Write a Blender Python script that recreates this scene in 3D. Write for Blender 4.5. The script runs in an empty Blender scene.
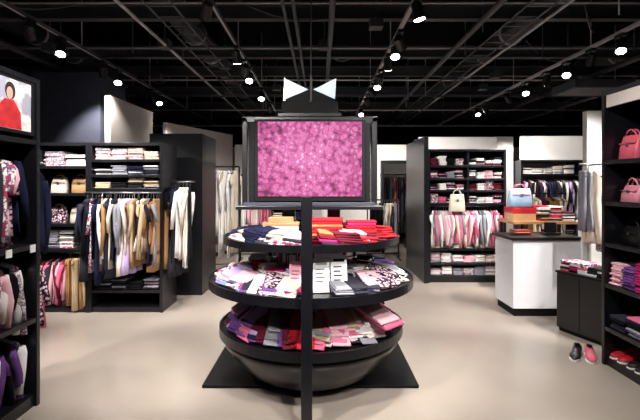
import bpy, math, random, bmesh
from mathutils import Matrix, Vector
random.seed(7)
R=random.random
def U(a,b): return a+(b-a)*random.random()
def lin(c):
    return tuple(((v/255)/12.92 if v/255<=0.04045 else ((v/255+0.055)/1.055)**2.4) for v in c)+(1,)
MATS={}
def mat(name,col,rough=.8,metal=0,emit=0,var=.12,scale=8,bump=0.0,pattern=None,col2=None,pscale=12,col3=None,spec=.4,rvar=0):
    m=bpy.data.materials.new(name); m.use_nodes=True; nt=m.node_tree; N=nt.nodes; L=nt.links
    b=N['Principled BSDF']; b.inputs['Roughness'].default_value=rough; b.inputs['Metallic'].default_value=metal
    b.inputs['Specular IOR Level'].default_value=spec
    c=lin(col); tc=N.new('ShaderNodeTexCoord')
    ramp=N.new('ShaderNodeValToRGB')
    if pattern is None:
        tx=N.new('ShaderNodeTexNoise'); tx.inputs['Scale'].default_value=scale; tx.inputs['Detail'].default_value=6
        L.new(tc.outputs['Object'],tx.inputs['Vector'])
        ramp.color_ramp.elements[0].position=.25; ramp.color_ramp.elements[1].position=.75
        ramp.color_ramp.elements[0].color=tuple(v*(1-var) for v in c[:3])+(1,)
        ramp.color_ramp.elements[1].color=tuple(min(1,v*(1+var)) for v in c[:3])+(1,)
        L.new(tx.outputs['Fac'],ramp.inputs['Fac'])
        if rvar:
            mr=N.new('ShaderNodeMapRange'); mr.inputs['To Min'].default_value=rough-rvar; mr.inputs['To Max'].default_value=rough+rvar
            L.new(tx.outputs['Fac'],mr.inputs['Value']); L.new(mr.outputs[0],b.inputs['Roughness'])
    else:
        if pattern=='floral':
            tx=N.new('ShaderNodeTexVoronoi'); tx.inputs['Scale'].default_value=pscale; out=tx.outputs['Distance']
        elif pattern=='stripe':
            tx=N.new('ShaderNodeTexWave'); tx.inputs['Scale'].default_value=pscale; tx.bands_direction='Z' ; out=tx.outputs['Fac']
        else:
            tx=N.new('ShaderNodeTexNoise'); tx.inputs['Scale'].default_value=pscale; tx.inputs['Detail'].default_value=3; out=tx.outputs['Fac']
        L.new(tc.outputs['Object'],tx.inputs['Vector'])
        e=ramp.color_ramp.elements
        e[0].position=.38; e[0].color=c; e[1].position=.55; e[1].color=lin(col2)
        if col3: 
            n=e.new(.47); n.color=lin(col3)
        L.new(out,ramp.inputs['Fac'])
    L.new(ramp.outputs['Color'],b.inputs['Base Color'])
    if emit:
        L.new(ramp.outputs['Color'],b.inputs['Emission Color']); b.inputs['Emission Strength'].default_value=emit
    if bump:
        n2=N.new('ShaderNodeTexNoise'); n2.inputs['Scale'].default_value=scale*6; bp=N.new('ShaderNodeBump'); bp.inputs['Strength'].default_value=bump; bp.inputs['Distance'].default_value=.01
        L.new(tc.outputs['Object'],n2.inputs['Vector']); L.new(n2.outputs['Fac'],bp.inputs['Height']); L.new(bp.outputs['Normal'],b.inputs['Normal'])
    MATS[name]=m; return m
def fab(name,col,**k): return mat(name,col,rough=.9,bump=.3,scale=6,spec=.15,**k)
mat('black_frame',(18,18,23),rough=.3,spec=.5)
mat('black_matte',(12,12,15),rough=.6,spec=.2)
mat('ceiling_black',(9,9,11),rough=.95,spec=.05)
mat('pipe_dark',(68,68,74),rough=.55,spec=.3)
mat('pipe_grey',(172,168,172),rough=.5)
mat('metal',(150,150,155),rough=.3,metal=.9)
mat('grey_panel',(58,60,74),rough=.8)
mat('white_paint',(226,222,219),rough=.7,var=.03)
mat('cream_paint',(200,190,185),rough=.7,var=.04)
mat('white_gloss',(232,231,238),rough=.3,var=.02)
mat('bow_white_glow',(225,238,250),rough=.3,var=.02,emit=.45)  # emission added so the bow panels look brightly lit
mat('floor_concrete',(162,151,141),rough=.2,var=.09,scale=.9,spec=.55,rvar=.07)
mat('wood',(150,110,75),rough=.5,var=.25)
mat('lamp_glow',(255,250,240),emit=30)
mat('plastic_label',(240,240,240),rough=.5,var=.02)
fab('f_white',(238,235,234)); fab('f_cream',(224,210,194)); fab('f_beige',(196,172,142)); fab('f_tan',(160,118,78))
fab('f_navy',(26,30,56)); fab('f_black',(15,15,18)); fab('f_char',(45,45,54)); fab('f_grey',(140,140,150))
fab('f_red',(190,38,48)); fab('f_pink',(222,110,145)); fab('f_lpink',(236,186,198)); fab('f_mag',(180,40,105)); fab('f_purple',(110,72,138))
fab('f_blue',(110,140,185)); fab('f_wine',(96,26,42)); fab('f_lilac',(180,160,205)); fab('f_teal',(60,110,125)); fab('f_orange',(214,120,80))
fab('p_floral',(220,90,130),pattern='floral',col2=(245,225,228),pscale=45,col3=(120,40,80))
fab('p_dark',(230,190,200),pattern='floral',col2=(36,34,52),pscale=45)
fab('p_stripe',(35,38,60),pattern='stripe',col2=(232,228,226),pscale=20)
fab('p_multi',(200,60,90),pattern='noise',col2=(240,230,225),pscale=38,col3=(60,70,120))
fab('p_print',(240,236,232),pattern='noise',col2=(130,120,140),pscale=60,col3=(200,170,180))
mat('l_black',(20,18,20),rough=.35); mat('l_red',(165,28,40),rough=.35); mat('l_tan',(176,134,96),rough=.4); mat('l_pink',(222,140,160),rough=.4)
mat('l_cream',(226,214,196),rough=.4); mat('l_blue',(140,165,190),rough=.4); mat('l_rose',(205,90,110),rough=.4); mat('l_purple',(140,90,160),rough=.4)
mat('poster_back',(205,214,222),pattern='noise',col2=(150,150,165),pscale=7,col3=(225,205,200),emit=.35)
mat('poster_red',(170,36,40),var=.4,scale=14,emit=.3); mat('poster_skin',(205,150,130),emit=.3,var=.1); mat('poster_dark',(40,28,34),emit=.2)
mat('poster_photo',(205,190,185),pattern='noise',col2=(60,52,60),pscale=5,col3=(190,120,120))

class MB:
    def __init__(s): s.v=[];s.f=[];s.m=[];s.sm=[];s.names=[];s.M=Matrix()
    def mi(s,n):
        if n not in s.names: s.names.append(n)
        return s.names.index(n)
    def add(s,vs,fs,m,smooth=False,X=None):
        o=len(s.v); T=s.M if X is None else s.M@X
        s.v+= [tuple(T@Vector(p)) for p in vs]; k=s.mi(m)
        for f in fs: s.f.append([i+o for i in f]); s.m.append(k); s.sm.append(smooth)
    def box(s,x0,x1,y0,y1,z0,z1,m,X=None):
        vs=[(x,y,z) for z in (z0,z1) for y in (y0,y1) for x in (x0,x1)]
        s.add(vs,[(0,2,3,1),(4,5,7,6),(0,1,5,4),(2,6,7,3),(0,4,6,2),(1,3,7,5)],m,False,X)
    def loft(s,rings,m,smooth=True,X=None,caps=True):
        n=len(rings[0]); vs=[p for r in rings for p in r]; fs=[]
        for i in range(len(rings)-1):
            for j in range(n):
                a=i*n+j;b=i*n+(j+1)%n; fs.append((a,b,b+n,a+n))
        if caps: fs.append(tuple(range(n))[::-1]); fs.append(tuple(range((len(rings)-1)*n,len(rings)*n)))
        s.add(vs,fs,m,smooth,X)
    def lathe(s,prof,m,cx=0,cy=0,n=48,smooth=False):
        s.loft([[(cx+r*math.cos(2*math.pi*j/n),cy+r*math.sin(2*math.pi*j/n),z) for j in range(n)] for r,z in prof],m,smooth)
    def tube(s,pts,r,m,n=8):
        pts=[Vector(p) for p in pts]; rings=[]
        for i,p in enumerate(pts):
            t=(pts[min(i+1,len(pts)-1)]-pts[max(i-1,0)]).normalized()
            a=Vector((0,0,1)) if abs(t.z)<.9 else Vector((1,0,0))
            u=t.cross(a).normalized(); w=t.cross(u)
            rings.append([tuple(p+r*(math.cos(2*math.pi*j/n)*u+math.sin(2*math.pi*j/n)*w)) for j in range(n)])
        s.loft(rings,m)
    def done(s,name,parent=None,bevel=0):
        me=bpy.data.meshes.new(name); me.from_pydata(s.v,[],s.f)
        for n in s.names: me.materials.append(MATS[n])
        me.polygons.foreach_set('material_index',s.m); me.polygons.foreach_set('use_smooth',s.sm); me.update()
        bm=bmesh.new(); bm.from_mesh(me); bmesh.ops.recalc_face_normals(bm,faces=bm.faces); bm.to_mesh(me); bm.free()
        o=bpy.data.objects.new(name,me); bpy.context.collection.objects.link(o)
        if parent: o.parent=parent
        if bevel:
            b=o.modifiers.new('bevel','BEVEL'); b.width=bevel; b.segments=2; b.limit_method='ANGLE'
        return o
def empty(name,loc=(0,0,0)):
    e=bpy.data.objects.new(name,None); bpy.context.collection.objects.link(e); e.location=loc; e.empty_display_size=.1; return e
def place(x,y,deg,z=0): return Matrix.Translation((x,y,z))@Matrix.Rotation(math.radians(deg),4,'Z')
# ---------- soft goods
def garment(mb,px,py,pz,ang,L,W,T,m,kind='top'):
    X=Matrix.Translation((px,py,pz))@Matrix.Rotation(ang,4,'Z'); ph=U(0,6); A=U(.007,.016); fq=U(6,9)
    if kind=='top': rows=[(0,.05),(.03,.10),(.07,W*.93),(.12,W*.95),(.25,W*.85),(.5,W*.84),(.8,W*.88),(1,W*.92)]
    elif kind=='dress': rows=[(0,.05),(.02,.09),(.05,W*.85),(.15,W*.8),(.4,W*.66),(.65,W*.85),(.85,W*1.05),(1,W*1.15)]
    else: rows=[(0,W*.7),(.03,W*.8),(.3,W*.75),(.6,W*.7),(1,W*.66)]
    rings=[]
    for t,w in rows:
        r=[]
        for i in range(13):
            q=-1+i/6; r.append((q*w, T*.5*(1-q**4)*(.55+.45*t)+A*math.sin(q*fq+ph+t*2)*(.3+t), -L*t - .008*math.sin(q*6+ph)*t))
        for i in range(11,0,-1):
            q=-1+i/6; r.append((q*w,-T*.5*(1-q**4)*(.55+.45*t)+A*math.sin(q*fq+ph+t*2)*(.3+t), -L*t- .008*math.sin(q*6+ph)*t))
        rings.append(r)
    mb.loft(rings,m,True,X)
    if kind=='top':
        sl=U(.3,.62) if R()<.75 else .2
        for sg in (-1,1):
            rr=[]
            for k,t in enumerate((0,.15,.5,1)):
                rad=(.045,.048,.042,.032)[k]; cx=sg*(W*.86+.03*min(1,t*3)); cy=.025*math.sin(ph+t*3)
                rr.append([(cx+rad*math.cos(a*math.pi/4)*.8,cy+rad*math.sin(a*math.pi/4)*.5,-.06-sl*t*min(1,L/.6)) for a in range(8)])
            mb.loft(rr,m,True,X)
    T0=mb.M; mb.M=T0@X
    mb.tube([(0,0,-.02),(0,0,.03),(.012,0,.045),(.012,0,.062),(0,0,.07),(-.012,0,.06)],.0025,'metal',5)
    mb.tube([(-W*.8,0,-.065),(0,0,-.01),(W*.8,0,-.065)],.006,'f_black',5)
    mb.M=T0
def rail(mb,x0,x1,y,z,n,pal,L=(.55,.75),W=.2,kinds=('top',),jit=14,bar=True,base=90,T=(.028,.045)):
    for i in range(n):
        x=x0+(x1-x0)*(i+.5)/n+U(-.01,.01)
        k=random.choice(kinds); w=W*U(.88,1.05)*(0.8 if k=='pants' else 1)
        garment(mb,x,y+U(-.015,.015),z-.07,math.radians(base+U(-jit,jit)),U(*L),w,U(*T),random.choice(pal),k)
    if bar: mb.tube([(x0-.02,y,z),(x1+.02,y,z)],.011,'metal',8)
def fold(mb,x,y,z,w,d,h,rot,m,tx=0,ty=0):
    X=Matrix.Translation((x,y,z))@Matrix.Rotation(rot,4,'Z')@Matrix.Rotation(tx,4,'X')@Matrix.Rotation(ty,4,'Y')
    prof=[(-.5,.5),(-.485,.82),(-.44,1),(0,1.04),(.44,1),(.5,.7),(.5,.3),(.44,0),(-.44,0),(-.485,.18)]
    rings=[]
    for k,(xx,s) in enumerate(((-.5,.7),(-.47,1),(-.15,1),(.15,1),(.47,1),(.5,.7))):
        rings.append([(xx*w,p*d*(1 if s==1 else .96),(q-.5)*h*s+h*.5+ (U(-.05,.05)*h if .1<abs(p)<.6 else 0)) for p,q in prof])
    mb.loft(rings,m,True,X)
def stack(mb,x,y,z,n,w,d,pal,h=.022,rot=0,mono=False):
    c=random.choice(pal)
    for i in range(n):
        hh=h*U(.8,1.2)
        fold(mb,x+U(-.01,.01),y+U(-.012,.012),z,w*U(.9,1),d*U(.93,1),hh,rot+U(-.05,.05),c if mono else random.choice(pal)); z+=hh
    return z
def shelf_stacks(mb,x0,x1,y,z,w,d,pal,nmin=3,nmax=6,h=.022,gap=.012):
    x=x0+w/2
    while x+w/2<=x1+.001:
        stack(mb,x,y,z+.001,random.randint(nmin,nmax),w,d,pal,h,0,R()<.35); x+=w+gap
def bag(mb,x,y,z,w,h,d,m,rot=0,hm=None,hh=.12):
    X=Matrix.Translation((x,y,z))@Matrix.Rotation(rot,4,'Z'); rings=[]
    for t,sw,sd in ((0,.94,.9),(.03,1,1),(.5,.96,.85),(.85,.88,.5),(1,.84,.3)):
        r=[]
        for k in range(16):
            a=2*math.pi*k/16; c,s=math.cos(a),math.sin(a)
            r.append((math.copysign(abs(c)**.4,c)*w/2*sw,math.copysign(abs(s)**.5,s)*d/2*sd,h*t))
        rings.append(r)
    T0=mb.M; mb.loft(rings,m,True,X); mb.M=T0@X
    for yy in (-d*.14,d*.14):
        mb.tube([(math.cos(math.pi*k/8)*w*.27,yy,h*.88+math.sin(math.pi*k/8)*hh) for k in range(9)],.007,hm or m,6)
    mb.box(-w*.06,w*.06,-d*.47,-d*.40,h*.55,h*.72,'metal')
    mb.box(-w*.38,w*.38,-d*.46,-d*.36,h*.66,h*.69,hm or m)
    mb.M=T0
def shoe(mb,x,y,z,rot,m,L=.26):
    X=Matrix.Translation((x,y,z))@Matrix.Rotation(rot,4,'Z'); rings=[]
    for t,w,h in ((0,.024,.05),(.06,.034,.075),(.3,.036,.07),(.5,.036,.05),(.7,.046,.042),(.88,.04,.032),(1,.016,.018)):
        rings.append([(math.cos(2*math.pi*k/12)*w,(t-.5)*L,.012+h*(.5+.5*math.sin(2*math.pi*k/12))) for k in range(12)])
    mb.loft(rings,m,True,X)
    rings=[[(math.cos(2*math.pi*k/12)*w*1.05,(t-.5)*L,.0+(.014 if math.sin(2*math.pi*k/12)>0 else 0)) for k in range(12)] for t,w in ((0,.026),(.1,.036),(.5,.037),(.7,.047),(.9,.04),(1,.018))]
    mb.loft(rings,'f_white',False,X)
    rings=[[(math.cos(2*math.pi*k/10)*w,-.26*L+math.sin(2*math.pi*k/10)*w*1.5,zz) for k in range(10)] for w,zz in ((.022,.085),(.024,.09))]
    mb.loft(rings,'f_black',True,X)
def shelf_unit(name,M,W,D,H,shelves,base=.08,frame='black_frame',t=.035,back='black_matte',header=None,dividers=()):
    mb=MB(); mb.M=M
    mb.box(0,t,0,D,0,H,frame); mb.box(W-t,W,0,D,0,H,frame)
    mb.box(t,W-t,D-.02,D,0,H,back); mb.box(t,W-t,0,D-.02,H-t,H,frame); mb.box(t,W-t,.02,D-.02,0,base,frame)
    for z in shelves: mb.box(t,W-t,.01,D-.02,z-.022,z,frame); mb.box(t,W-t,.004,.01,z-.03,z+.004,frame)
    for d,z0,z1 in dividers: mb.box(d-.012,d+.012,.01,D-.02,z0,z1,frame)
    if header: mb.box(0,W,.0,.06,H,H+header,'white_paint')
    return mb.done(name,bevel=.003)
def solid(name,x0,x1,y0,y1,z0,z1,m,bevel=0):
    mb=MB(); mb.box(x0,x1,y0,y1,z0,z1,m); return mb.done(name,bevel=bevel)

# ---------- room
XL,XR,YF,YB,HC=-5.2,6.6,-3.0,12.5,4.0
solid('floor',XL-.1,XR+.1,YF-.1,YB+.1,-.1,0,'floor_concrete')
solid('ceiling',XL-.1,XR+.1,YF-.1,YB+.1,HC,HC+.1,'ceiling_black')
def wall(name,x0,x1,y0,y1):
    mb=MB(); mb.box(x0,x1,y0,y1,0,2.6,'cream_paint'); mb.box(x0,x1,y0,y1,2.6,HC,'ceiling_black'); mb.done(name)
wall('wall_left',XL-.1,XL,YF,YB); wall('wall_right',XR,XR+.1,YF,YB)
wall('wall_back',XL,XR,YB,YB+.1); wall('wall_front',XL,XR,YF-.1,YF)
mb=MB(); mb.box(XL,XR,YB-.02,YB,0,.1,'black_frame'); mb.done('baseboard_back')
def partition(name,p,q,h,m='white_paint',t=.1):
    p=Vector(p+(0,));q=Vector(q+(0,)); d=(q-p); a=math.atan2(d.y,d.x)
    mb=MB(); mb.M=Matrix.Translation(p)@Matrix.Rotation(a,4,'Z'); mb.box(0,d.length,0,t,0,h,m); mb.box(0,d.length,-.012,0,0,.08,'black_frame')
    return mb.done(name)
partition('partition_wall',(-2.85,5.85),(-2.8,7.2),2.72,'cream_paint',t=.08)
partition('partition_wall',(-2.75,7.7),(-1.95,9.6),2.62,'cream_paint',t=.08)
partition('partition_wall',(-1.9,9.6),(1.35,9.6),2.4)
partition('partition_wall',(2.1,9.5),(3.55,9.5),2.5)
partition('partition_wall',(3.6,8.9),(4.0,8.9),2.5)
mb=MB(); mb.box(1.35,2.1,9.6,9.7,2.05,2.4,'white_paint'); mb.done('partition_wall')
mb=MB(); mb.box(1.36,1.42,9.52,9.59,0,2.04,'black_frame'); mb.box(2.02,2.08,9.52,9.59,0,2.04,'black_frame'); mb.box(1.42,2.02,9.52,9.59,1.97,2.04,'black_frame'); mb.done('door_1')
mb=MB(); mb.box(-4.1,-3.12,6.1,6.9,0,3.1,'grey_panel'); mb.box(-4.12,-3.1,6.08,6.92,0,.1,'black_frame'); mb.done('pillar')
mb=MB(); mb.box(-2.32,-1.6,5.85,5.95,0,2.2,'black_frame'); mb.box(-1.66,-1.6,5.95,6.6,0,2.2,'black_frame'); mb.done('display_panel',bevel=.004)
ML=place(-1.25,9.05,0)
shelf_unit('wall_shelving_unit',ML,.9,.45,2.0,[1.7,1.4,1.1,.8,.5],base=.08)
mb=MB(); mb.M=ML
for z in (1.7,1.4,1.1,.8,.5,.08): shelf_stacks(mb,.05,.86,.2,z,.19,.3,['f_white','f_cream','f_pink','f_navy','f_wine','f_grey'],4,8)
mb.done('folded_clothes')
mb=MB(); mb.box(.95,1.27,9.56,9.598,1.35,1.85,'black_frame'); mb.box(.97,1.25,9.553,9.56,1.37,1.83,'poster_photo'); mb.done('framed_poster')

# ---------- ceiling services
mb=MB()
for y,z in ((2.2,3.45),(3.7,3.4),(4.9,3.38),(6.1,3.3),(7.2,3.32),(8.6,3.3),(10.2,3.3),(11.6,3.3)):
    mb.box(XL,XR,y,y+.012,z,z+.16,'pipe_dark'); mb.box(XL,XR,y-.04,y+.05,z,z+.015,'pipe_dark'); mb.box(XL,XR,y-.04,y+.05,z+.15,z+.165,'pipe_dark')
mb.done('ceiling_beam')
mb=MB()
for x,z,r,m in ((-3.9,3.24,.04,'pipe_dark'),(-1.9,3.22,.018,'pipe_grey'),(-.35,3.2,.018,'pipe_dark'),(-.25,3.2,.018,'pipe_dark'),(.12,3.23,.03,'pipe_dark'),(1.7,3.22,.03,'pipe_dark'),(2.35,3.22,.016,'pipe_grey'),(4.3,3.22,.04,'pipe_dark'),(5.4,3.22,.02,'pipe_grey'),(-4.6,3.2,.02,'pipe_grey')):
    mb.tube([(x,YF,z),(x,YB,z)],r,m,10)
for y,z,r,m in ((3.1,3.5,.02,'pipe_dark'),(4.3,3.32,.012,'pipe_grey'),(5.6,3.28,.012,'pipe_grey'),(6.8,3.16,.014,'pipe_grey'),(8.0,3.15,.016,'pipe_dark'),(9.2,3.1,.016,'pipe_grey'),(10.9,3.0,.022,'pipe_grey')):
    mb.tube([(XL,y,z),(XR,y,z)],r,m,8)
for k in range(30):
    x,y=U(-4.8,6.2),U(2.5,11); mb.tube([(x,y,3.1),(x,y,HC)],.007,'pipe_grey' if k%3==0 else 'pipe_dark',5)
for k in range(18):
    x,y=U(-4,5),U(3,10); L_=U(.8,2); mb.tube([(x+L_*t/8*(1 if k%2 else .3),y+(.6*t/8),3.5-.2*math.sin(math.pi*t/8)) for t in range(9)],.011,'pipe_dark',5)
for k in range(12):
    x,y=U(-4,5),U(3,10); mb.box(x-.07,x+.07,y-.07,y+.07,3.2,3.3,'pipe_dark'); mb.tube([(x,y,3.3),(x,y,HC)],.008,'pipe_dark',5)
mb.done('ceiling_pipe')
mb=MB()
for x in (-4.3,-1.9,2.9,5.2):
    mb.tube([(x,0,3.8),(x,12,3.8)],.17,'pipe_dark',16)
    for k in range(11): mb.tube([(x,.5+k,3.8),(x,.55+k,3.8)],.182,'pipe_grey',16)
mb.done('air_duct')
mb=MB()
for x in (-1.45,2.0,4.9):
    for s in (-.12,.12): mb.box(x+s-.008,x+s+.008,.3,12,3.125,3.135,'pipe_dark')
    for k in range(46): mb.box(x-.12,x+.12,.4+k*.25,.42+k*.25,3.125,3.13,'pipe_dark')
mb.done('cable_tray')
mb=MB(); mb.box(3.8,4.7,6.4,7.05,2.96,3.08,'pipe_dark')
for i in range(7): mb.box(3.86,4.64,6.46+i*.08,6.48+i*.08,2.95,2.96,'pipe_grey')
for x in (3.86,4.6): mb.tube([(x,6.7,3.08),(x,6.7,HC)],.01,'pipe_grey')
mb.done('air_conditioner')
ZT=3.08
for x in (-2.77,-.95,.82,3.15):
    mb=MB(); mb.box(x-.018,x+.018,.2,11.5,ZT,ZT+.035,'pipe_grey' if x>0 else 'pipe_dark'); mb.box(x-.008,x+.008,.2,11.5,ZT-.002,ZT,'pipe_grey')
    for k in range(6): mb.tube([(x,1+k*2,ZT+.03),(x,1+k*2,HC)],.006,'pipe_grey',6)
    mb.done('lighting_track')
def spot(x,y,tgt,power,size=60,col=(1,.955,.90),z=ZT-.003):
    e=empty('track_spotlight',(x,y,z))
    p=Vector((x,y,z-.13)); d=(Vector(tgt)-p).normalized(); q=d.to_track_quat('-Z','Y').to_matrix().to_4x4()
    mb=MB(); mb.box(-.03,.03,-.06,.06,-.03,0,'black_frame'); mb.tube([(0,0,-.03),(0,0,-.08)],.009,'black_frame',8)
    mb.M=Matrix.Translation((0,0,-.13))@q
    mb.lathe([(.03,.09),(.045,.07),(.048,-.06),(.055,-.066),(.052,-.066),(.044,-.062)],'black_frame',n=16)
    mb.lathe([(.001,-.063),(.046,-.063),(.046,-.065),(.001,-.065)],'lamp_glow',n=16)
    mb.done('lamp_head',e)
    if power:
        l=bpy.data.lights.new('spot_lamp','SPOT'); l.energy=power; l.spot_size=math.radians(size); l.spot_blend=.7; l.color=col; l.shadow_soft_size=.05
        o=bpy.data.objects.new('lamp_beam',l); bpy.context.collection.objects.link(o); o.parent=e
        o.matrix_local=Matrix.Translation(Vector((0,0,-.13))+d*.13)@q
P=265
for x,y,t in ((-2.77,4.1,(-3.0,5.4,1.2)),(-2.77,5.5,(-3.6,7,1)),(-2.77,7.1,(-2.2,8.2,1.2)),(-2.77,2.2,(-2.1,2.8,1.1)),(-2.77,3.4,(-2.5,5.2,1.1)),
  (-.95,3.6,(-1.9,5.4,.9)),(-.95,5.45,(-1.7,7.6,1.2)),(-.95,8.2,(-.8,9.4,1.2)),(-.95,1.6,(-.2,3.2,.7)),(-.95,2.7,(-1.5,4.2,0)),
  (.82,4.4,(2.2,6.7,1.1)),(.82,3.0,(.1,3.5,.6)),(.82,5.9,(.8,9.3,1.2)),(.82,1.3,(0,3.2,.6)),(.82,7.5,(1.8,9.9,1.2)),
  (3.15,8.2,(4.6,8.9,1.0)),(3.15,7.2,(5.2,8.8,1.4)),(3.15,6.0,(2.6,6.7,1)),(3.15,5.0,(3.2,6.2,1)),(3.15,3.0,(2.7,4.6,1)),(3.15,3.4,(1.2,4.2,0))):
    spot(x,y,t,P)
spot(3.15,3.9,(2.6,5.1,.5),170)
spot(.82,2.2,(2.5,3.1,.9),190,80); spot(-.95,2.05,(-2.1,2.8,1.1),170,80)
spot(-.95,.4,(-.1,3.4,1.5),P,50); spot(.82,.2,(-.1,3.4,.5),P,50); spot(-.95,4.9,(-.9,5.6,0),P,60); spot(.82,5.2,(1.2,5.8,0),P,60); spot(.82,3.6,(1.5,3.6,0),130,60); spot(-2.77,3.0,(-1.6,3.6,0),130,60)  # first two spots sit out of view, added to light the display front
spot(.82,6.7,(2.3,6.9,1.6),170); spot(-2.77,1.0,(-1.9,2.3,1.0),120,80); spot(3.15,1.3,(2.5,2.6,1.0),120,80)
for x,y,t in ((-2.77,4.6,(-2.3,3.3,.3)),(-2.77,5.9,(-2.2,4.4,.3)),(-2.77,7.4,(-1.9,5.9,.3)),(-.95,5.8,(-.9,4.1,.3)),(-.95,7.0,(-1,5.4,.3)),(.82,4.7,(.7,3.3,.3)),(.82,6.2,(.9,4.6,.3)),
   (3.15,8.6,(3,6.6,.3)),(3.15,6.6,(2.7,4.9,.4)),(3.15,5.5,(2.4,4,.4)),(3.15,4.5,(2.2,3.2,.3)),(-.95,9.5,(-.6,7.5,.3)),(.82,8.6,(.8,6.8,.3))):
    spot(x,y,t,55,60)

# ---------- central round display
CX,CY=-.07,3.45
isl=empty('round_display_stand',(0,0,0))
def part(fn,name,bevel=0):
    mb=MB(); fn(mb); return mb.done(name,isl,bevel)
part(lambda m:m.box(CX-.8,CX+.8,3.17,4.05,0,.025,'black_matte'),'floor_plate',.004)
part(lambda m:m.lathe([(.38,.026),(.5,.09),(.61,.2),(.68,.3),(.70,.36)],'black_frame',CX,CY,64,True),'pedestal_bowl')
def disc(z,r,t):
    def f(m): m.lathe([(.02,z-t+.012),(r-.02,z-t+.012),(r-.02,z-t),(r,z-t),(r,z+.01),(r-.012,z+.01),(r-.012,z-.006),(.02,z-.006)],'black_frame',CX,CY,72)
    return f
part(disc(.42,.72,.055),'lower_shelf'); part(disc(.79,.80,.055),'middle_shelf'); part(disc(1.10,.69,.04),'upper_shelf')
part(lambda m:m.lathe([(.17,.42),(.17,1.1)],'grey_panel',CX,CY,32),'core_column')
def post(m):
    m.box(-.115,-.047,2.595,2.635,0,1.43,'black_frame'); 
    m.box(-.11,-.052,2.635,2.66,.74,.80,'black_frame'); m.box(-.11,-.052,2.635,2.78,1.07,1.1,'black_frame');m.box(-.11,-.052,2.635,2.75,.37,.42,'black_frame')
part(post,'front_post',.004)
for a in (50,130):
    part(lambda m,a=a:m.tube([(CX+.6*math.cos(math.radians(a)),CY+.6*math.sin(math.radians(a)),.42),(CX+.6*math.cos(math.radians(a)),CY+.6*math.sin(math.radians(a)),1.08)],.02,'black_frame'),'rear_post')
def ring_goods(mb,z,r,n,pal,w,d,layers,tilt=0,h=.02,a0=180,a1=360,skew=0,mono=.55,rj=.015,sj=.18,skip=0):
    for i in range(n):
        if R()<skip: continue
        a=math.radians(a0+(a1-a0)*(i+.5)/n+U(-2,2)); zz=z+abs(math.sin(tilt))*d/2
        c=random.choice(pal); mo=R()<mono; sk=U(-sj,sj)+skew; ww=w*U(.75,1.25); dd=d*U(.75,1.05)
        for k in range(random.randint(*layers)):
            rr=r+U(-rj,rj)-k*.012*(tilt>0); hh=h*U(.7,1.4)
            fold(mb,CX+rr*math.cos(a),CY+rr*math.sin(a),zz,ww*U(.93,1.03),dd*U(.92,1),hh,a+math.pi/2+sk+U(-.06,.06),c if mo else random.choice(pal),tilt,U(-.04,.04)+ (.1 if skew else 0)); zz+=hh*.95
def boxes(mb,z,r,n,a0,a1,pal,hr=(.08,.18)):
    for i in range(n):
        a=a0+(a1-a0)*(i+.5)/n; w=U(.06,.1); h=U(*hr); d=U(.03,.06); X=place(CX+r*math.cos(math.radians(a)),CY+r*math.sin(math.radians(a)),a+90+U(-8,8),z)
        c=random.choice(pal); mb.box(-w/2,w/2,-d/2,d/2,0,h,c,X)
        for yy in (-d/2-.002,d/2): mb.box(-w*.35,w*.35,yy,yy+.002,h*.5,h*.8,random.choice(['plastic_label','f_mag','f_char','f_lpink']),X)
lowL=['f_purple','f_lpink','f_grey','f_lilac','f_wine','f_purple','f_lilac','f_navy','p_floral','f_pink','f_char','f_cream','f_purple']
lowR=['f_cream','f_white','f_beige','f_pink','f_lpink','f_cream','f_white','f_lpink','f_grey','f_char']
mb=MB()
ring_goods(mb,.425,.53,19,lowL,.13,.30,(3,6),.42,.016,168,256,.24,sj=.3); ring_goods(mb,.425,.53,17,lowR,.15,.30,(3,6),.38,.017,272,372,-.2,sj=.3)
ring_goods(mb,.425,.54,4,['f_red','f_mag','f_red'],.09,.3,(4,6),.42,.016,256,271)
ring_goods(mb,.425,.30,12,lowL+['f_white'],.13,.16,(9,13),0,.018,160,270); ring_goods(mb,.425,.30,12,lowR,.13,.16,(9,13),0,.018,270,380)
ring_goods(mb,.425,.5,16,lowL,.18,.26,(3,6),0,.02,12,168)
fold(mb,.42,3.06,.55,.2,.3,.03,.75,'f_pink',.25,0); fold(mb,.40,3.05,.585,.19,.28,.025,.7,'f_lpink',.25,0)
mb.done('folded_clothes')
midL=['f_navy','f_white','f_grey','f_lpink','f_lilac','f_char','p_multi','f_white','f_blue','f_purple','f_black','f_cream','f_mag','p_dark']
midR=['f_black','f_white','f_char','f_white','f_grey','f_cream','f_lpink','f_navy','p_dark','f_black']
mb=MB()
ring_goods(mb,.788,.64,20,midL,.12,.24,(2,5),.2,.012,170,264,.3,sj=.35,skip=.08)
ring_goods(mb,.788,.64,17,midR,.14,.24,(2,5),.2,.012,286,370,-.3,sj=.35,skip=.08)
ring_goods(mb,.788,.43,11,['f_mag','p_multi','f_navy','f_cream','f_lilac','f_red','f_beige','f_white','f_pink'],.12,.15,(4,9),0,.016,165,262,sj=.3)
ring_goods(mb,.788,.43,10,['f_red','f_navy','f_cream','f_lilac','f_black','f_beige','f_white','f_pink'],.12,.15,(4,9),0,.016,290,380,sj=.3)
ring_goods(mb,.788,.58,18,lowL,.16,.24,(2,4),0,.018,12,168)
mb.done('folded_scarf')
mb=MB()
boxes(mb,.788,.25,10,165,265,['f_red','f_mag','l_tan','plastic_label','l_blue','f_wine','l_pink'],(.17,.25)); boxes(mb,.788,.25,9,285,375,['f_red','l_cream','l_tan','plastic_label','l_black','f_wine','l_pink'],(.17,.25))
mb.done('product_boxes')
mb=MB()
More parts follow.
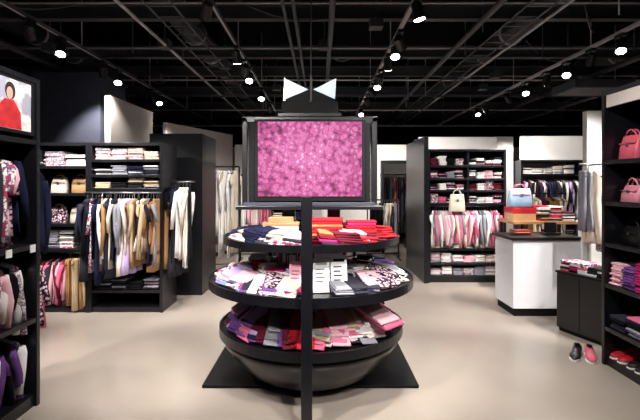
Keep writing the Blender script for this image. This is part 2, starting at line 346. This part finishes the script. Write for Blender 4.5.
def card(mb,x,y,z,w,h,rot,lean,m,m2):
    X=place(x,y,math.degrees(rot),z)@Matrix.Rotation(-lean,4,'X')
    mb.box(-w/2,w/2,0,.02,0,h,m,X)
    for k in range(4): mb.box(-w*.34,w*(.1+.08*(k%2)),-.001,0,h*(.3+.12*k),h*(.34+.12*k),m2,X)
    mb.box(-w*.34,w*.34,-.0015,0,h*.82,h*.9,m2,X)
card(mb,.01,2.84,.79,.11,.22,.05,.2,'plastic_label','f_grey'); card(mb,.13,2.86,.79,.11,.24,.1,.2,'plastic_label','f_char'); card(mb,-.16,2.86,.79,.1,.2,-.1,.2,'f_lpink','f_pink'); card(mb,.06,3.0,.79,.2,.28,.0,.15,'plastic_label','f_pink')
mb.done('brochure')
mb=MB()
ring_goods(mb,1.098,.54,12,['f_cream','p_multi','f_navy','f_lpink','f_beige','f_white','f_grey','f_char'],.14,.22,(2,5),.1,.014,176,264,.2,sj=.35,skip=.1)
ring_goods(mb,1.098,.54,9,['f_red','f_red','f_mag','f_wine','f_orange','f_lpink','f_red','f_char'],.17,.24,(2,5),.05,.016,280,364,-.15,sj=.35,skip=.1)
ring_goods(mb,1.098,.48,12,lowR,.18,.24,(2,4),0,.02,14,166)
stack(mb,.04,3.08,1.098,8,.24,.14,['f_red','f_wine','f_orange'],.02); stack(mb,.30,3.17,1.098,8,.22,.12,['f_red','f_mag','f_pink'],.018)
mb.done('folded_sweater')
mb=MB(); mb.box(-.42,-.16,3.16,3.28,1.10,1.20,'l_cream') ; mb.box(-.425,-.155,3.155,3.285,1.20,1.222,'l_tan'); mb.box(-.38,-.2,3.17,3.27,1.222,1.26,'l_tan'); mb.done('gift_box',bevel=.003)

# screen with frame
sc=empty('video_screen')
mb=MB(); x0,x1=-.62,.455
yb=3.42
mb.box(x0,x0+.04,yb,yb+.12,1.34,2.04,'black_frame'); mb.box(x1-.04,x1,yb,yb+.12,1.34,2.04,'black_frame'); mb.box(x0,x1,yb,yb+.12,2.0,2.045,'black_frame')
mb.box(x0-.03,x1+.03,yb-.12,yb+.2,1.31,1.34,'black_frame'); mb.box(x0+.03,x1-.03,yb-.10,yb-.06,1.34,1.365,'grey_panel')
mb.box(x0+.055,x1-.055,yb-.0,yb+.01,1.36,2.0,'black_matte'); mb.box(-.52,.36,yb-.02,yb+.06,1.37,2.02,'black_matte')
mb.box(-.3,-.2,yb,yb+.1,1.10,1.31,'black_frame'); mb.box(.06,.16,yb,yb+.1,1.10,1.31,'black_frame')
mb.done('screen_frame',sc,.004)
m=bpy.data.materials.new('screen_picture'); m.use_nodes=True; N=m.node_tree.nodes; L=m.node_tree.links; b=N['Principled BSDF']
tc=N.new('ShaderNodeTexCoord')
ln=N.new('ShaderNodeVectorMath'); ln.operation='LENGTH'; L.new(tc.outputs['Object'],ln.inputs[0])
v=N.new('ShaderNodeTexVoronoi'); v.inputs['Scale'].default_value=26; L.new(tc.outputs['Object'],v.inputs['Vector'])
nz=N.new('ShaderNodeTexNoise'); nz.inputs['Scale'].default_value=18; nz.inputs['Detail'].default_value=9; nz.inputs['Roughness'].default_value=.8; L.new(tc.outputs['Object'],nz.inputs['Vector'])
def MA_(a,k,c=None,cv=0):
    n=N.new('ShaderNodeMath'); n.operation='MULTIPLY_ADD'; L.new(a,n.inputs[0]); n.inputs[1].default_value=k
    if c is None: n.inputs[2].default_value=cv
    else: L.new(c,n.inputs[2])
    return n.outputs[0]
s0=MA_(v.outputs['Distance'],.75,None,-.98); s2=MA_(nz.outputs['Fac'],1.9,s0); s3=MA_(ln.outputs['Value'],.75,s2)
rp=N.new('ShaderNodeValToRGB'); L.new(s3,rp.inputs['Fac']); e=rp.color_ramp.elements
e[0].position=.08; e[0].color=lin((250,210,240)); e[1].position=.95; e[1].color=lin((92,8,66))
for p,c in ((.24,(236,130,200)),(.38,(214,50,150)),(.48,(238,150,208)),(.60,(165,14,100)),(.72,(216,84,165)),(.83,(140,18,96))): q=e.new(p); q.color=lin(c)
b.inputs['Base Color'].default_value=(.02,.01,.015,1); L.new(rp.outputs[0],b.inputs['Emission Color']); b.inputs['Emission Strength'].default_value=1.0; b.inputs['Roughness'].default_value=.5; b.inputs['Specular IOR Level'].default_value=.2
MATS['screen_picture']=m
mb=MB(); mb.box(-.41,.41,-.004,.004,-.295,.295,'screen_picture'); o=mb.done('screen_panel',sc); o.location=(-.08,yb-.026,1.705)
bw=empty('bow_tie_sign')
def tri(mb,pts,y0,y1,m):
    mb.loft([[(x,y0,z) for x,z in pts],[(x,y1,z) for x,z in pts]],m,False)
mb=MB(); mb.box(-.335,.17,3.42,3.56,2.046,2.075,'black_frame'); mb.box(-.31,.145,3.44,3.54,2.075,2.17,'black_matte')
tri(mb,[(-.30,2.17),(-.09,2.27),(-.07,2.25),(-.05,2.27),(.14,2.17)],3.46,3.52,'black_matte')
mb.box(-.083,-.063,3.45,3.53,2.17,2.37,'black_frame'); mb.tube([(-.073,3.49,2.3),(-.073,3.49,3.2)],.006,'pipe_dark')
mb.done('sign_base',bw,.003)
mb=MB(); tri(mb,[(-.285,2.355),(-.275,2.19),(-.095,2.265)],3.44,3.455,'bow_white_glow'); tri(mb,[(.13,2.355),(-.05,2.265),(.12,2.19)],3.44,3.455,'bow_white_glow')
tri(mb,[(-.29,2.375),(-.295,2.18),(-.28,2.18),(-.275,2.35)],3.456,3.47,'metal');mb.done('sign_bow',bw)

# ---------- left foreground unit (faces +X)
MA=place(-1.92,1.55,90)
shelf_unit('wall_shelving_unit',MA,1.40,.5,2.22,[1.80,1.10,.60],base=.08)
mb=MB(); mb.M=MA; mb.box(.05,1.34,.0,.03,1.83,2.18,'black_frame')
def ell(cx,cz,a,b_,y,m,rot=0,n=20):
    pts=[]
    for k in range(n):
        t=2*math.pi*k/n; u,w=a*math.cos(t),b_*math.sin(t); pts.append((cx+u*math.cos(rot)-w*math.sin(rot),cz+u*math.sin(rot)+w*math.cos(rot)))
    tri(mb,pts,y,y+.0006,m)
for a,b_ in ((.07,.66),(.72,1.30)):
    mb.box(a,b_,-.004,0,1.85,2.16,'poster_back'); c=(a+b_)/2+.08
    ell(c+.02,2.085,.045,.055,-.0046,'poster_dark'); ell(c+.015,2.07,.027,.038,-.0052,'poster_skin')
    tri(mb,[(c-.12,1.852),(c-.10,1.96),(c-.03,2.03),(c+.05,2.03),(c+.11,1.96),(c+.12,1.852)],-.0058,-.0052,'poster_red')
    ell(c-.13,1.96,.018,.08,-.0064,'poster_red',.7); ell(c-.17,2.01,.02,.02,-.007,'poster_skin'); ell(a+.12,1.92,.05,.05,-.0046,'poster_red')
mb.done('advertising_poster')
mb=MB(); mb.M=MA
rail(mb,.1,1.32,.24,1.76,28,['f_navy','f_black','f_white','f_lpink','f_char','p_dark','f_navy','f_pink','f_lilac','p_multi'],(.5,.6),jit=8,T=(.02,.035)); mb.done('hanging_clothes')
mb=MB(); mb.M=MA; rail(mb,.1,1.32,.24,1.06,28,['f_blue','f_white','f_pink','f_navy','f_grey','p_print','f_lpink','f_black','p_floral'],(.36,.42),W=.18,jit=8,T=(.02,.035)); mb.done('hanging_clothes')
mb=MB(); mb.M=MA; rail(mb,.1,1.32,.24,.56,28,['f_black','f_purple','f_navy','f_wine','f_white','f_grey','p_dark','f_lilac'],(.36,.42),W=.18,jit=8,T=(.02,.035)); mb.done('hanging_clothes')
mb=MB(); mb.M=MA
for x in (.5,.8,1.1,1.32): mb.box(x-.025,x+.025,-.006,0,1.05,1.10,'plastic_label')
mb.done('price_tag')
mb=MB(); rail(mb,-2.33,-2.03,3.12,1.66,6,['f_navy','f_lilac','f_navy','f_white'],(.5,.62),base=90,jit=12,W=.13)
for x in (-2.25,-2.08): mb.tube([(x,2.95,1.66),(x,3.12,1.66)],.009,'metal')
mb.done('hanging_clothes')
mb=MB(); rail(mb,-2.33,-2.05,3.12,.98,6,['f_wine','f_pink','p_dark','f_navy'],(.45,.55),base=90,jit=12,W=.12)
for x in (-2.25,-2.08): mb.tube([(x,2.95,.98),(x,3.12,.98)],.009,'metal')
mb.done('hanging_clothes')

# ---------- left bays
MBy=place(-3.34,5.05,0)
shelf_unit('wall_shelving_unit',MBy,.62,.5,2.0,[1.72,1.40,1.04,.74],base=.05)
mb=MB(); mb.M=MBy
for z,x,w,m in ((1.40,.17,.2,'l_cream'),(1.40,.42,.2,'l_tan'),(1.04,.16,.2,'p_dark'),(1.04,.42,.24,'l_cream')):
    bag(mb,x,.2,z,w,.19,.12,m,0,'l_tan',.06)
mb.done('handbag')
mb=MB(); mb.M=MBy; shelf_stacks(mb,.05,.58,.22,1.72,.24,.3,['f_cream','f_black','f_beige','f_white','p_print'],6,10,.02); shelf_stacks(mb,.05,.58,.22,.74,.17,.3,['f_grey','f_white','f_beige','p_multi','f_black'],8,11,.02); mb.done('folded_clothes')
mb=MB(); mb.M=MBy; rail(mb,.06,.36,.22,.68,10,['f_pink','f_wine','f_lpink','f_red','f_char','f_pink'],(.46,.56),W=.18); rail(mb,.36,.57,.06,.70,6,['f_tan','f_beige','f_tan'],(.54,.6),W=.2,kinds=('pants',)); mb.done('hanging_clothes')

MC=place(-2.72,5.05,0)
shelf_unit('wall_shelving_unit',MC,.87,.5,2.0,[1.80,1.62,1.46,.26],base=.06)
mb=MB(); mb.M=MC
shelf_stacks(mb,.05,.84,.2,1.80,.18,.32,['f_cream','f_white','f_lpink','p_print'],5,8,.018); shelf_stacks(mb,.05,.84,.2,1.62,.18,.32,['f_char','f_white','f_grey','f_navy'],4,7,.018); shelf_stacks(mb,.05,.84,.2,1.46,.18,.32,['f_white','f_char','f_beige','f_black'],4,7,.018)
shelf_stacks(mb,.05,.84,.2,.26,.18,.32,['f_char','f_black','f_grey','f_wine'],3,6,.02); mb.done('folded_clothes')
mb=MB(); mb.M=MC
rail(mb,-.02,.84,.0,1.41,28,['f_navy','f_white','f_lilac','f_beige','f_cream','f_char','f_grey','f_navy','f_white','f_black','f_black','f_tan','p_multi','f_navy'],(.6,.98),W=.2,kinds=('top','top','top','dress'),jit=26)
for x in (.05,.80): mb.tube([(x,.0,1.41),(x,.05,1.41)],.01,'metal')
mb.done('hanging_clothes')
mb=MB(); rail(mb,-1.83,-1.58,5.3,1.54,8,['f_cream','f_char','f_grey','f_navy','f_white','f_black'],(.7,1.15),W=.2,jit=25,kinds=('top','dress'))
mb.tube([(-1.7,5.3,1.54),(-1.7,5.85,1.54)],.01,'metal'); mb.done('hanging_clothes')
def rack(x0,x1,y,z,n,pal,L,kinds=('top','dress'),jit=20):
    e=empty('clothes_rack'); mb=MB()
    for x in (x0-.04,x1+.04):
        mb.tube([(x,y,.03),(x,y,z)],.014,'black_frame'); mb.tube([(x,y-.22,.015),(x,y+.22,.015)],.014,'black_frame')
    mb.tube([(x0-.04,y,z),(x1+.04,y,z)],.014,'black_frame'); mb.tube([(x0-.04,y,.12),(x1+.04,y,.12)],.01,'black_frame'); mb.done('rack_frame',e)
    mb=MB(); rail(mb,x0,x1,y,z,n,pal,L,kinds=kinds,jit=jit,bar=False); mb.done('garments',e)
rack(-2.05,-1.45,7.5,1.82,17,['f_white','f_cream','f_white','f_lpink','f_grey','f_cream','f_white','f_beige','p_print'],(1.1,1.5))
rack(-1.55,-1.0,8.6,1.7,13,['f_white','f_lpink','f_pink','f_grey','f_cream','f_white'],(.9,1.3))
rack(1.36,2.0,10.2,1.75,16,['f_black','f_char','f_wine','f_navy','f_tan'],(.9,1.3))
rack(1.0,1.55,8.7,1.2,12,['f_black','f_char','f_cream','f_grey'],(.6,.9),kinds=('top','pants'))

# ---------- centre right unit
ME=place(1.66,6.6,0)
shelf_unit('wall_shelving_unit',ME,1.2,.55,2.05,[1.80,1.60,1.42,1.22,.52,.30],base=.1,dividers=((.62,1.22,2.03),))
mb=MB(); mb.box(1.66,2.95,7.17,7.27,0,2.3,'white_paint'); mb.done('partition_wall')
mb=MB(); mb.box(1.585,1.655,6.55,7.9,0,2.24,'black_frame'); mb.done('display_panel',bevel=.004)
mb=MB(); mb.M=ME
for z in (1.80,1.60,1.42,1.22):
    shelf_stacks(mb,.05,.60,.2,z,.12,.3,['f_white','f_wine','f_char','f_grey','p_multi','f_pink','f_black','f_white'],5,8,.018); shelf_stacks(mb,.64,1.16,.2,z,.12,.3,['f_white','f_wine','f_char','f_lpink','p_multi','f_black','f_white'],5,8,.018)
for z in (.52,.30,.1): shelf_stacks(mb,.05,1.15,.2,z,.16,.3,['f_white','f_cream','f_grey','f_white','f_lpink','p_print'],5,8,.02)
mb.done('folded_clothes')
mb=MB(); mb.M=ME; rail(mb,.08,1.12,.12,1.17,30,['f_white','f_lpink','f_white','f_cream','f_grey','f_pink','f_white'],(.44,.54),W=.2,jit=20); mb.done('hanging_clothes')
mb=MB(); mb.M=ME
mb.tube([(.42,.0,1.42),(.42,-.12,1.42),(.42,-.12,1.45)],.006,'metal'); bag(mb,.42,-.07,1.1,.24,.26,.09,'l_cream',0,'l_cream',.1); mb.done('tote_bag')

# ---------- far right alcove
MF=place(4.02,8.6,0)
shelf_unit('wall_shelving_unit',MF,1.25,.55,2.0,[1.72,.5,.28],base=.08,back='cream_paint',header=.48)
mb=MB(); mb.M=MF; rail(mb,.08,1.17,.2,1.68,28,['f_black','f_char','f_navy','f_wine','f_cream','f_black','f_lilac','f_white'],(.7,.95)); mb.done('hanging_clothes')
mb=MB(); mb.M=MF; shelf_stacks(mb,.06,1.2,.22,1.72,.2,.3,['f_white','f_cream','f_char','f_grey'],4,8); shelf_stacks(mb,.06,1.2,.22,.28,.2,.3,['f_white','f_cream','f_char','f_grey'],4,7); shelf_stacks(mb,.06,1.2,.22,.5,.2,.3,['f_white','f_wine','f_char','f_grey'],4,7); mb.done('folded_clothes')
MF2=place(5.3,8.6,0)
shelf_unit('wall_shelving_unit',MF2,1.2,.55,2.0,[1.72,1.4,1.1,.8,.5],base=.08,back='cream_paint',header=.48)
mb=MB(); mb.M=MF2
for z in (1.72,1.4,1.1,.8,.5,.08): shelf_stacks(mb,.06,1.15,.22,z,.18,.3,['f_white','f_cream','f_pink','f_grey','f_wine'],5,9)
mb.done('folded_clothes')
rack(3.7,4.3,7.6,1.35,14,['f_white','f_wine','f_cream','f_navy','f_tan'],(.7,1.0))

mb=MB(); tx0,tx1,ty0,ty1,tz=2.66,3.6,5.9,6.45,1.0
mb.box(tx0,tx1,ty0,ty1,tz-.04,tz,'wood'); mb.box(tx0+.02,tx1-.02,ty0+.02,ty1-.02,.45,.48,'wood')
for x in (tx0+.02,tx1-.06):
    for y in (ty0+.02,ty1-.06): mb.box(x,x+.04,y,y+.04,0,tz-.04,'black_frame')
mb.done('display_table',bevel=.003)
mb=MB(); bag(mb,2.88,6.2,tz+.182,.34,.27,.16,'l_blue',0,'l_rose',.09); mb.done('handbag')
mb=MB(); mb.box(2.72,3.04,6.05,6.35,tz,tz+.18,'l_tan'); mb.box(2.715,3.045,6.045,6.355,tz+.10,tz+.18,'l_red'); mb.done('display_box',bevel=.004)
mb=MB(); shelf_stacks(mb,3.06,3.58,6.15,tz,.16,.3,['f_red','f_char','f_white','f_wine','f_black','f_tan'],5,10,.02); mb.done('folded_clothes')
mb=MB(); mb.box(3.45,3.98,5.3,5.75,.06,1.0,'white_gloss'); mb.box(3.47,3.96,5.32,5.73,0,.06,'black_frame'); mb.box(3.43,4.0,5.28,5.77,1.0,1.03,'white_gloss'); mb.done('display_pedestal',bevel=.004)
mb=MB(); shelf_stacks(mb,3.48,3.96,5.5,1.032,.2,.3,['f_cream','f_white','f_pink','f_tan'],4,7,.024); mb.done('folded_clothes')

mb=MB()
mb.box(2.2,2.98,4.9,5.4,.09,.87,'white_gloss'); mb.box(2.22,2.96,4.92,5.38,0,.09,'black_matte'); mb.box(2.17,3.01,4.87,5.43,.87,.905,'black_frame')
mb.done('sales_counter',bevel=.004)
mb=MB(); mb.box(2.68,2.86,5.1,5.26,.905,.93,'black_frame'); mb.box(2.70,2.84,5.17,5.185,.93,1.05,'black_matte'); mb.done('card_reader',bevel=.003)
mb=MB(); stack(mb,2.42,5.2,.906,3,.2,.16,['l_red','f_black','l_tan'],.02); mb.done('leaflet_pile')

ang=-math.degrees(math.atan2(.49,.17)); MK=place(2.45,4.45,ang)
mb=MB(); mb.M=MK; mb.box(0,.52,0,.42,.04,.6,'black_frame'); mb.box(.01,.51,.02,.41,0,.04,'black_matte'); mb.box(-.01,.53,-.01,.43,.6,.62,'black_matte'); mb.box(.258,.262,-.004,0,.06,.58,'black_matte')
mb.done('low_cabinet',bevel=.004)
mb=MB(); mb.M=MK
for i in range(5):
    z=.621
    for k in range(random.randint(4,7)):
        mb.box(.01+i*.1,.10+i*.1,.03+U(0,.02),.24,z,z+.02,random.choice(['l_rose','l_black','f_mag','plastic_label','l_black','p_multi','f_wine'])); z+=.021
mb.done('stack_of_boxes',bevel=.002)
mb=MB(); mb.box(2.95,3.6,4.75,4.83,0,2.32,'white_paint'); mb.box(2.95,3.6,4.74,4.75,0,.08,'black_frame'); mb.done('partition_wall')
mb=MB(); rail(mb,2.76,2.98,4.55,1.72,5,['p_stripe','f_cream','p_stripe','f_tan','f_grey'],(.6,.85),W=.14,kinds=('dress','pants'),jit=25); mb.tube([(2.97,4.55,1.72),(2.97,4.75,1.72)],.01,'metal'); mb.done('hanging_scarves')

# right foreground unit faces -X
MG=place(2.37,3.62,-90)
shelf_unit('wall_shelving_unit',MG,1.5,.48,2.28,[1.70,1.36,1.02,.68,.32],base=.08)
mb=MB(); mb.M=MG; mb.box(.06,1.44,.0,.02,2.14,2.24,'cream_paint'); mb.done('shelf_sign')
mb=MB(); mb.M=MG
for x,z,w,h,m in ((.16,1.70,.2,.2,'l_rose'),(.40,1.70,.22,.22,'l_black'),(.66,1.70,.26,.22,'l_red'),(.95,1.7,.28,.22,'l_rose'),(.18,1.36,.22,.14,'l_pink'),(.42,1.36,.2,.14,'l_cream'),(.68,1.36,.26,.16,'l_purple'),(1.1,1.36,.28,.18,'l_black'),(.19,1.02,.26,.15,'l_black'),(.46,1.02,.22,.18,'l_purple'),(.76,1.02,.3,.2,'l_black'),(1.1,1.02,.3,.2,'l_cream')):
    bag(mb,x,.15,z,w,h,.13,m,U(-.2,.2),None,.07)
mb.done('handbag')
mb=MB(); mb.M=MG
shelf_stacks(mb,.05,1.45,.18,.68,.13,.3,['f_red','f_pink','f_mag','f_lpink','f_lilac','f_wine','f_pink','f_purple'],9,13,.02)
shelf_stacks(mb,.05,1.45,.18,.32,.18,.3,['f_grey','f_char','f_pink','f_navy','f_black','f_lilac'],4,8,.022)
shelf_stacks(mb,.05,1.45,.34,1.36,.2,.2,['f_grey','f_white','f_pink','f_cream'],6,10,.022)
mb.done('folded_clothes')
mb=MB(); mb.M=MG
cols=['l_red','l_black','l_pink','f_purple','l_rose','f_navy']
for i in range(7):
    for dx in (-.045,.045): shoe(mb,.14+i*.2+dx,.14,.081,math.pi+U(-.1,.1),cols[i%6])
mb.done('shoes')
mb=MB(); shoe(mb,2.24,3.76,0,2.5,'l_black'); shoe(mb,2.34,3.72,0,2.7,'l_rose'); mb.done('shoes')

w=bpy.data.worlds.new('world'); bpy.context.scene.world=w; w.use_nodes=True; w.node_tree.nodes['Background'].inputs[0].default_value=(.02,.02,.025,1)
cam=bpy.data.cameras.new('camera'); co=bpy.data.objects.new('camera',cam); bpy.context.collection.objects.link(co)
co.location=(0,0,1.5); co.rotation_euler=(math.pi/2,0,0); cam.sensor_width=36; cam.lens=430/640*36; cam.shift_y=-25/640; cam.clip_start=.05
bpy.context.scene.camera=co
bpy.context.scene.view_settings.view_transform='Standard'
